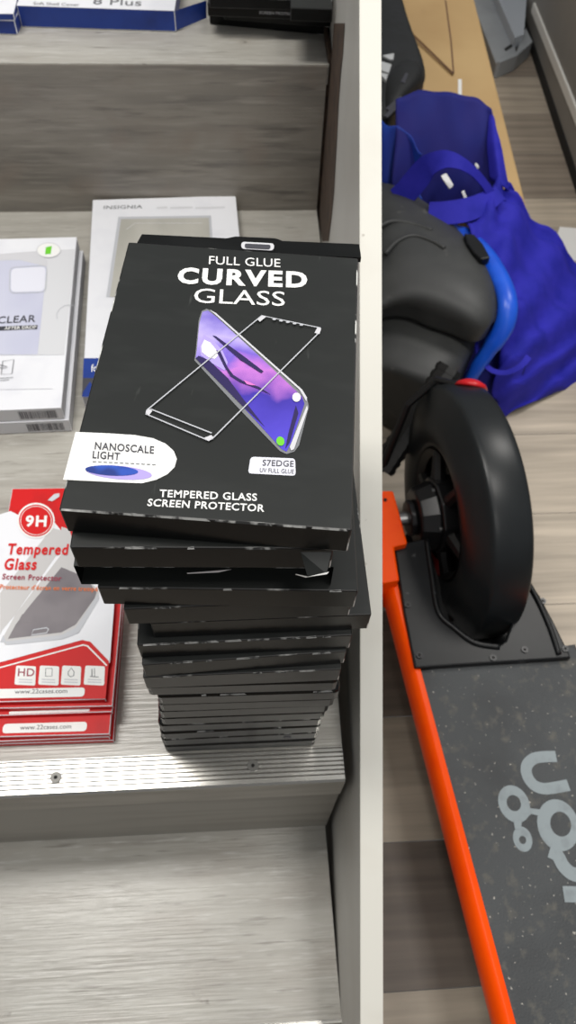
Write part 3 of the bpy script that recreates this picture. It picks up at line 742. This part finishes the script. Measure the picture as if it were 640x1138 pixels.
# rear wheel
R, r = .1508, .0371
wh = [(R-r+r*math.cos(t)*(1 if abs(math.cos(t)) else 1), r*.98*math.sin(t)) for t in [2*math.pi*k/28 for k in range(28)]]
def sq(t, e=.78):
    c_, s_ = math.cos(t), math.sin(t); return (math.copysign(abs(c_)**e, c_), math.copysign(abs(s_)**e, s_))
half = [(R,0), (R-.0003,.008), (R-.0009,.014), (R-.0016,.0185), (R-.0026,.0205), (R-.0045,.0220), (R-.008,.0238), (R-.014,.0264), (R-.024,.0306), (R-.036,.0345), (R-.047,.0365), (R-.058,.0352), (R-.067,.0315), (R-.072,.0280)]
prof = half + [(r_, -h_) for r_, h_ in half[:0:-1]]
def wheel(center, name, rear=True):
    b = MB(); b.lathe(center, AX, prof, 96, 0, True); ty = b.build(name, 'rubber', sc, True); fixn(ty)
    b = MB(); b.lathe(center, AX, [(.078,-.030),(.078,.030),(.070,.024),(.070,-.024)], 64, 0, True)
    b.lathe(center, AX, [(.074,-.006),(.074,.006),(.03,.010),(.03,-.010)], 48, 0, True)
    for k in range(6):
        a = 2*math.pi*k/6+.3
        t = AX.cross(Vector((0,0,1))).normalized()
        d = t*math.cos(a)+Vector((0,0,1))*math.sin(a)
        b.tube([center+d*.03-AX*.026, center+d*.075-AX*.022], [.010,.007], 8)
    rm = b.build('rim', 'rim', ty); fixn(rm); smooth_angle(rm)
    if rear:
        b = MB(); b.cyl(center, AX, .046, -.036, .036, 10); b.cyl(center, AX, .034, -.058, -.036, 12, r1=.042); b.cyl(center, AX, .022, -.066, -.058, 10); b.cyl(center, AX, .030, .036, .058, 12)
        hm = b.build('hub_motor', 'motor', ty); bevel(hm, .0025, 2)
        for k in range(5):
            a = 2*math.pi*k/5+.6; t = AX.cross(Vector((0,0,1))).normalized(); d = t*math.cos(a)+Vector((0,0,1))*math.sin(a)
            s = MB(); s.cyl(center+d*.038-AX*.037, -AX, .0032, 0, .003, 10); s.build('bolt', 'steel', ty)
        b = MB(); b.cyl(center, AX, .008, -.10, .052, 14); b.build('axle', 'steel', sc)
        b = MB(); t = AX.cross(Vector((0,0,1))).normalized()
        V = []; N = 14
        for k in range(N+1):
            a = math.radians(-150+k*8) if True else 0
            d = t*math.cos(a)+Vector((0,0,1))*math.sin(a)
            V += [center+d*.054-AX*.0325, center+d*.074-AX*.0325]
        b.add(V, [(2*k,2*k+1,2*k+3,2*k+2) for k in range(N)])
        b.build('red_accent', 'dark_red', ty)
    return ty
wheel(WC, 'rear_tire')
# black tail cover around the wheel
zc = .158
outer = [(437,603),(446,600),(474,598)]
b = MB()
cover = P([(438,606),(446,604),(474,598),(487,680),(505,698),(525,714),(552,719),(562,712),(570,690),(588,645),(600,662),(616,692),(635,731),(461,742),(449,680)], zc)
b.prism(cover, zc-.010, zc); cv = b.build('tail_cover', 'blk_plastic', sc); bevel(cv, .0018, 2)
b = MB(); stroke_p = lambda pts, rad, zz: b.tube(cs(P(pts, zz), 5), rad, 8)
stroke_p([(474,600),(480,640),(487,680),(505,698),(527,714),(555,719)], .0032, zc+.0005)
rg = b.build('raised_lip', 'blk_plastic', cv, True)
b = MB(); stroke_p([(588,650),(600,672),(612,700),(621,727)], .0032, zc+.0005); b.build('raised_lip', 'blk_plastic', cv, True)
b = MB(); b.prism(P([(438,606),(470,575),(500,690),(555,700),(588,645),(632,731),(461,742)], .10), .085, .098); b.build('inner_skirt', 'rim', cv)
for (x, y) in ((453,672),(466,728),(548,731),(583,722),(628,721),(603,668)):
    c = pz(x, y, zc+.0005); s = MB(); s.cyl(c, (0,0,1), .0036, -.001, .0008, 14); s.cyl(c, (0,0,1), .0016, .0008, .0010, 6, 1)
    s.build('screw', ['motor','void'], cv)
# ribbed stay and tail lamp
A = pplane(500, 408, .262, 0); B = pplane(424, 522, .178, 0)
b = MB(); n = 14; d = (B-A)
b.tube([A, A+d*.5, B], [(.016,.007)]*3, 8)
for k in range(n):
    p = A+d*((k+.5)/n); b.tube([p-d.normalized()*.003, p+d.normalized()*.003], [(.0172,.0078)]*2, 8)
b.build('mudguard_stay', 'rim', sc)
b = MB(); c = pz(523, 431, .262); b.lathe(c, Vector((.2,.75,.5)).normalized(), [(.0001,.010),(.008,.009),(.016,.005),(.019,0),(.0001,-.001)], 24); tl = b.build('tail_lamp', 'redplastic', sc, True); fixn(tl)
b = MB(); b.tube([c-Vector((.0,.0,.002)), c+Vector((-.03,.03,-.02)), c+Vector((-.06,.02,-.05)), B], .005, 8); b.build('lamp_bracket', 'rim', sc)
# front of the scooter, beyond the lower border
b = MB(); prismuv(b, [(.05,.60),(DW-.05,.60),(DW-.08,.70),(.08,.70)], .10, .15); b.build('neck', 'orange', sc)
wheel(uv(.112, .83, .1508), 'front_tire', False)
b = MB(); b.tube([uv(.106,.69,.14), uv(.106,.72,.34), uv(.106,.70,.42)], .02, 14)
for u in (.062, .162): b.tube([uv(.106,.72,.33), uv(u,.76,.30), uv(u,.83,.15)], .010, 10)
b.build('steering_fork', 'orange', sc, True)

# ------------------------------------------------------------------ BAG, CASE, BACKPACK, CARDBOARD
def patch(lat, name, m, parent, nu=6, nv=6, wob=0, th=.0018, seed=1):
    """lattice of (px, py, z) rows -> smooth sheet with thickness"""
    rows = [[pz(*c) if len(c) == 3 else py_(c[0], c[1], c[3]) for c in row] for row in lat]
    R1 = [cs(r_, nu) for r_ in rows]; cols = list(zip(*R1)); G = [cs(list(c), nv) for c in cols]
    n, m_ = len(G), len(G[0]); rr = random.Random(seed)
    V = []
    for i in range(n):
        for j in range(m_):
            p = G[i][j].copy()
            if wob: p.z += wob*(math.sin(i*.55+j*.9+seed)+.6*math.sin(i*1.1-j*.45+2*seed))
            V.append(p)
    F = [(i*m_+j, (i+1)*m_+j, (i+1)*m_+j+1, i*m_+j+1) for i in range(n-1) for j in range(m_-1)]
    o = mk(name, V, F, m, parent, True); fixn(o)
    bm = bmesh.new(); bm.from_mesh(o.data); bmesh.ops.solidify(bm, geom=bm.faces[:], thickness=th); bm.to_mesh(o.data); bm.free()
    for p in o.data.polygons: p.use_smooth = True
    return o
def pillow(mb, outline, zb, h, e=2.2, rings=9, zbot=None, n_sub=5, ctr=None, mi=0):
    pts = cs([pz(x, y, zb) for x, y in outline+[outline[0]]], n_sub)[:-1]
    n = len(pts); c = sum(pts, Vector())/n
    if ctr: c = pz(*ctr, zb)
    V = []; prof = []
    if zbot is not None: prof.append((.96, zbot-zb)); prof.append((1.0, (zbot-zb)*.6))
    for k in range(rings+1):
        t = math.pi/2*k/rings; s = math.cos(t)**(2/e) if k < rings else .02
        prof.append((max(s, .02), h*math.sin(t)**(2/e)))
    cur = [p.copy() for p in pts]; r0 = sum((p-c).length for p in pts)/n
    for kk, (s, dz) in enumerate(prof):
        if dz > 0:
            for _ in range(10):
                cur = [(cur[q-1]+cur[q]*2+cur[(q+1) % n])/4 for q in range(n)]
        r1 = sum((p-c).length for p in cur)/n; f_ = r0/r1
        V += [Vector((c.x+(p.x-c.x)*s*f_, c.y+(p.y-c.y)*s*f_, zb+dz)) for p in cur]
    F = [(i*n+k, i*n+(k+1) % n, (i+1)*n+(k+1) % n, (i+1)*n+k) for i in range(len(prof)-1) for k in range(n)]
    F += [tuple(range((len(prof)-1)*n, len(prof)*n)), tuple(range(n))[::-1]]
    mb.add(V, F, mi)

# cardboard box
c0 = pz(588, 240, .10); c1 = pz(555, 118, .10); c2 = pz(530, 10, .10)
cd = (c2-c0).normalized()
far = c0+cd*1.0
cb = thing('cardboard_box', 'large brown cardboard box lying flat on the floor under blue bag and black backpack', 'box', (.35, 1.5, 0))
b = MB(); b.prism([(c0.x,c0.y),(far.x,far.y),(.16,far.y+.01),(.16,c0.y+.012),(c0.x-.012,c0.y-.004)], .0005, .10); o = b.build('carton_body', 'card', cb); bevel(o, .004, 2)
fl = P([(430,8),(438,17),(470,48),(503,80),(500,45),(494,0),(480,-30),(425,-30)], .104)
b = MB(); b.prism(fl, .1003, .1045); b.build('top_flap', 'card', cb)
b = MB()
stroke(b, P([(432,12),(438,19),(470,50),(504,82)], .1048), .004); stroke(b, P([(504,82),(501,45),(495,0)], .1048), .003)
b.build('flap_edge', 'card_edge', cb)
b = MB(); b.poly(P([(509,88),(513,88),(513,107),(509,107)], .1006)); b.build('label_tab', 'paper', cb)  # white sliver painted in for a small glare on the cardboard
# backpack
bk = thing('backpack', 'black backpack with three pale stripes lying on the cardboard box', 'backpack', (.30, 1.5, .1046))
b = MB()
pillow(b, [(390,-60),(432,-55),(440,-5),(446,12),(450,30),(456,46),(462,62),(469,80),(471,92),(462,106),(452,116),(440,128),(425,138),(390,140)], .195, .028, 2.6, 9, .1055)
o = b.build('pack_body', 'blk_fabric', bk, True)
b = MB()
pillow(b, [(425,85),(452,70),(468,82),(468,96),(455,108),(442,122),(428,132)], .205, .025, 2.4, 6, .15); pk = b.build('front_pocket', 'blk_fabric', bk, True)
def on_pack(pts, zz): return P(pts, zz)
b = MB()
zs = .224
b.prism(on_pack([(425,61.5),(438,59),(437,66),(433,66)], zs), zs-.025, zs); b.prism(on_pack([(424,68),(435,71.5),(432,81),(422,77)], zs), zs-.025, zs); b.prism(on_pack([(420,80),(431,82.5),(429,89)], zs), zs-.025, zs)
b.build('stripe_mark', 'stripe', bk)
for a, c in (((452,82),(447,92)), ((446,108),(430,122)), ((440,118),(428,130))):
    b = MB(); b.tube([pz(*a,.229), pz(*c,.229)], [(.004,.0015)]*2, 6); b.build('zip_pull', 'dark_ink', bk)
# royal blue tote bag
bg = thing('shopping_bag', 'royal blue fabric shopping bag slumped open between the cardboard box and scooter', 'bag', (.42, .9, 0))
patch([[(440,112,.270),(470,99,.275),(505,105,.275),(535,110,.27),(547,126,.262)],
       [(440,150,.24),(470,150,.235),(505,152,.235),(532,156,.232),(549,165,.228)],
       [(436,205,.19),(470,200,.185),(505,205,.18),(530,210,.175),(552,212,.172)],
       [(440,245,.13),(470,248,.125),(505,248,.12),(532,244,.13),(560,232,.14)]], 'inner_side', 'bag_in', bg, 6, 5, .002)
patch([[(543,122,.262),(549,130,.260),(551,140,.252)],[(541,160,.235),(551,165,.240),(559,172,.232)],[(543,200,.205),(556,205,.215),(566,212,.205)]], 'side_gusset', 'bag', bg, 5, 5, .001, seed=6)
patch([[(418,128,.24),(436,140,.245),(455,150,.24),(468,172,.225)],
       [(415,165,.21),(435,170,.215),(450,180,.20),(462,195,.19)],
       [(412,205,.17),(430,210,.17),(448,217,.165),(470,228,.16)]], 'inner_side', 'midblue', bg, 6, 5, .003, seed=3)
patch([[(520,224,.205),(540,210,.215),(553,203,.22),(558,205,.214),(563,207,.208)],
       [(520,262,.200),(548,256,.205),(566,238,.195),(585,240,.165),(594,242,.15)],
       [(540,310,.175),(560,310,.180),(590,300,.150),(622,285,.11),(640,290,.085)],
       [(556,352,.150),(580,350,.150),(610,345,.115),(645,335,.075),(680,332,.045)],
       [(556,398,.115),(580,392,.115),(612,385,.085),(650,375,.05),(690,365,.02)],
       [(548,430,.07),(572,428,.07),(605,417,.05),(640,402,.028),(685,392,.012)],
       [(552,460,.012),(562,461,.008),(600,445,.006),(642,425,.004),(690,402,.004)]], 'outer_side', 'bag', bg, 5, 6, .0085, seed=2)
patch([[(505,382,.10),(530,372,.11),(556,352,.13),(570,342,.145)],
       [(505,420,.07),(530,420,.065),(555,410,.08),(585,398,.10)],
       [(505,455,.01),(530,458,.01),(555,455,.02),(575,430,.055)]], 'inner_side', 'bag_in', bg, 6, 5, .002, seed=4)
def strap(path, w, name, m, tilt=None, seed=0):
    pts = cs([pz(*p) for p in path], 7); n = len(pts); V = []
    for i, p in enumerate(pts):
        t = (pts[min(i+1, n-1)]-pts[max(i-1, 0)]).normalized(); ww = w if not isinstance(w, list) else w[min(int(i/(n-1)*(len(w)-1)), len(w)-2)]*(1-((i/(n-1)*(len(w)-1)) % 1)) + w[min(int(i/(n-1)*(len(w)-1))+1, len(w)-1)]*((i/(n-1)*(len(w)-1)) % 1)
        d = t.cross(FW).normalized()
        V += [p-d*ww/2, p+d*ww/2]
    F = [(2*i, 2*i+1, 2*i+3, 2*i+2) for i in range(n-1)]
    o = mk(name, V, F, m, bg, True); fixn(o)
    bm = bmesh.new(); bm.from_mesh(o.data); bmesh.ops.solidify(bm, geom=bm.faces[:], thickness=.002); bm.to_mesh(o.data); bm.free()
    return smooth_angle(o, 40)
strap([(440,222,.20),(452,212,.215),(464,198,.235),(476,184,.255),(494,177,.27),(512,181,.27),(528,192,.255),(540,206,.235),(548,220,.215)], [.034,.036,.036,.032,.026,.018,.013,.012,.016], 'handle', 'bag')
strap([(476,236,.21),(500,236,.215),(522,232,.218),(540,224,.22),(556,214,.221)], [.030,.034,.034,.030,.022], 'handle', 'bag')
strap([(528,380,.125),(534,398,.12),(546,411,.115),(562,414,.118),(578,407,.128),(588,396,.135)], [.006,.007,.007,.007,.008,.010], 'handle', 'bag')
for k, (x, y, w_, h_, zz) in enumerate(((497,201,13,16,.215),(516,217,6,11,.205),(530,184,5,6,.235))):
    b = MB(); b.prism(P(rrect([(x-w_*.55,y-h_*.35),(x-w_*.1,y-h_*.55),(x+w_*.55,y+h_*.3),(x+w_*.2,y+h_*.55)], 1.5), zz), zz-.0015, zz); b.build('care_tag', 'paper', bg)
# bright blue padded object with a buckle
az = thing('padded_strap', 'bright azure padded strap with black buckle curling around the black moulded case', 'strap', (.36, .85, 0))
b = MB(); b.tube(cs([pz(*p) for p in ((486,249,.185),(513,260,.19),(538,282,.195),(557,313,.195),(564,338,.19),(560,362,.17),(545,386,.14),(529,410,.10),(517,434,.05))], 6), [(.010,.008)]*6+[(.014,.010)]*30+[(.012,.009)]*13, 12)
b.build('pad', 'azure', az, True)
b = MB(); b.prism(P([(516,259),(527,260),(537,271),(545,286),(535,288),(526,280),(519,270)], .213), .200, .213); bu = b.build('buckle', 'blk_plastic', az); bevel(bu, .002, 2)
# black moulded case, two shells
cs_ = thing('moulded_case', 'black moulded rubber case with rounded end and deep seam, beside the blue bag', 'case', (.28, .85, 0))
b = MB(); pillow(b, [(395,200),(425,213),(450,226),(472,240),(490,256),(512,276),(532,296),(545,320),(549,342),(545,362),(532,372),(505,362),(480,354),(455,344),(430,343),(395,352)], .170, .045, 2.5, 12, .150, ctr=(455,300))
b.build('upper_shell', 'case', cs_, True)
b = MB(); pillow(b, [(395,340),(425,340),(450,338),(490,350),(530,366),(524,392),(510,412),(492,428),(476,434),(455,428),(430,416),(395,410)], .115, .03, 2.8, 9, .005, ctr=(460,385))
b.build('lower_shell', 'case', cs_, True)
for pts, zz in (([(412,262),(425,250),(440,246),(462,250),(480,256)], .2125), ([(428,282),(442,268),(460,262),(480,268),(494,276)], .2145)):
    b = MB(); b.tube(cs(P(pts, zz), 5), .0035, 8); b.build('ridge', 'case', cs_, True)
# grey sheet-metal bracket
br = thing('metal_bracket', 'bent grey sheet metal bracket lying on the floor beside the cardboard box', 'bracket', (.62, 1.85, 0))
b = MB(); b.prism(P([(506,-50),(524,0),(551.5,71),(574,60),(572,42),(554,0),(536,-45)], .03), .0006, .03); o = b.build('base_channel', 'sheet', br); bevel(o, .002, 2)
b = MB(); b.prism(P([(536,-45),(554,0),(572.5,42),(582,38),(585,0),(586,-45)], .05), .028, .05); b.build('upright_flange', 'sheet2', br)
b = MB(); b.prism(P([(552,68),(574,57),(580,40),(584,30),(592,46),(575,61),(556,69)], .036), .0006, .036); o = b.build('end_lip', 'sheet', br); bevel(o, .0015, 2)
b = MB(); b.poly(P([(560,54),(572,46),(574,49),(562,57)], .0304)); b.build('slot', 'void', br)
# grey cabinet base at the right
A = pz(588, 50, 0); B = pz(640, 210, 0); d = (A-B)/(A.y-B.y)
def cabx(Y): return A.x + d.x*(Y-A.y)
def facex(x, y, off=0): return pplane(x, y, A.x-d.x*A.y+off, d.x)
k0 = facex(593, 8); k1 = facex(640, 125)
cbn = thing('floor_cabinet', 'taupe grey cabinet with a silver trim strip above the dark gap at the floor', 'cabinet', (A.x+.2, 1.5, 0))
Y0, Y1 = .85, 2.6
def slab(z0, z1, x0, x1, name, m): 
    return MB().add([(cabx(Y0)+x0,Y0,z0),(cabx(Y0)+x1,Y0,z0),(cabx(Y1)+x1,Y1,z0),(cabx(Y1)+x0,Y1,z0),(cabx(Y0)+x0,Y0,z1),(cabx(Y0)+x1,Y0,z1),(cabx(Y1)+x1,Y1,z1),(cabx(Y1)+x0,Y1,z1)],
        [(0,3,2,1),(4,5,6,7),(0,1,5,4),(1,2,6,5),(2,3,7,6),(3,0,4,7)]).build(name, m, cbn)
slab(0, .020, -.003, .45, 'plinth', 'void')  # black strip painted in as the shade of the floor gap
slab(.020, .42, 0, .45, 'cabinet_body', 'cab')
zsm = (k0.z+k1.z)/2
zz = lambda Y: k0.z + (k1.z-k0.z)*(Y-k0.y)/(k1.y-k0.y)
vv = []
for dz_ in (-.010, .010):
    vv += [(cabx(Y_)+x_, Y_, zz(Y_)+dz_) for Y_, x_ in ((Y0,-.004),(Y0,.001),(k0.y,.001),(k0.y,-.004))]
o = mk('trim_strip', vv, [(0,3,2,1),(4,5,6,7),(0,1,5,4),(1,2,6,5),(2,3,7,6),(3,0,4,7)], 'trim', cbn); bevel(o, .001, 1)
print('strip', k0, k1)
# sheet of paper on the floor behind the bag
b = MB(); b.prism(P([(622,252),(668,256),(672,286),(620,292),(616,272)], .001), .0006, .0012)
tag(b.build('paper_sheet', 'paper'), 'white sheet of paper on the floor behind the blue bag at right border', 'paper')

# ------------------------------------------------------------------ light, world, camera
w = bpy.data.worlds.new('World'); S.world = w; w.use_nodes = True
wn = w.node_tree; bgn = wn.nodes['Background']; bgn.inputs[1].default_value = 1
wt = wn.nodes.new('ShaderNodeTexCoord'); ws = wn.nodes.new('ShaderNodeSeparateXYZ'); wn.links.new(wt.outputs['Generated'], ws.inputs[0])
wr = wn.nodes.new('ShaderNodeValToRGB'); wm = wn.nodes.new('ShaderNodeMapRange'); wm.inputs[1].default_value = -1
wn.links.new(ws.outputs[2], wm.inputs[0]); wn.links.new(wm.outputs[0], wr.inputs[0])
wr.color_ramp.elements[0].position = .45; wr.color_ramp.elements[0].color = (.07,.07,.07,1)
wr.color_ramp.elements[1].position = .78; wr.color_ramp.elements[1].color = (.42,.43,.44,1)
wn.links.new(wr.outputs[0], bgn.inputs[0])
def area(name, loc, sx, sy, power, col=(1,.97,.92), target=None):
    l = bpy.data.lights.new(name, 'AREA'); l.shape = 'RECTANGLE'; l.size = sx; l.size_y = sy; l.energy = power; l.color = col
    o = bpy.data.objects.new(name, l); COL.objects.link(o); o.location = loc
    return o
area('ceiling_panel_light', (-.55, .46, 2.5), .7, .3, 30)
area('ceiling_panel_light', (1.3, 1.5, 2.5), .6, .6, 30)  # unseen lamp, added to brighten the floor at the right
area('ceiling_panel_light', (.52, .0, 2.5), .4, .4, 15)  # unseen lamp, added to light the floor between panel and scooter
area('ceiling_panel_light', (.2, -1.6, 2.5), .6, .6, 10)  # unseen lamp behind the camera, added to lighten the box fronts
cam = bpy.data.cameras.new('camera'); co = bpy.data.objects.new('camera', cam); COL.objects.link(co); S.camera = co
cam.sensor_fit = 'VERTICAL'; cam.sensor_height = 36; cam.lens = FPX/1138*36; cam.clip_start = .01
m3 = Matrix((RT, UP, -FW)).transposed(); co.matrix_world = Matrix.Translation(CAM) @ m3.to_4x4()
cam.dof.use_dof = True; cam.dof.focus_distance = .36; cam.dof.aperture_fstop = 18
S.view_settings.view_transform = 'Standard'; S.view_settings.look = 'None'; S.view_settings.gamma = 1; S.view_settings.use_curve_mapping = False
S.view_settings.exposure = -0.28
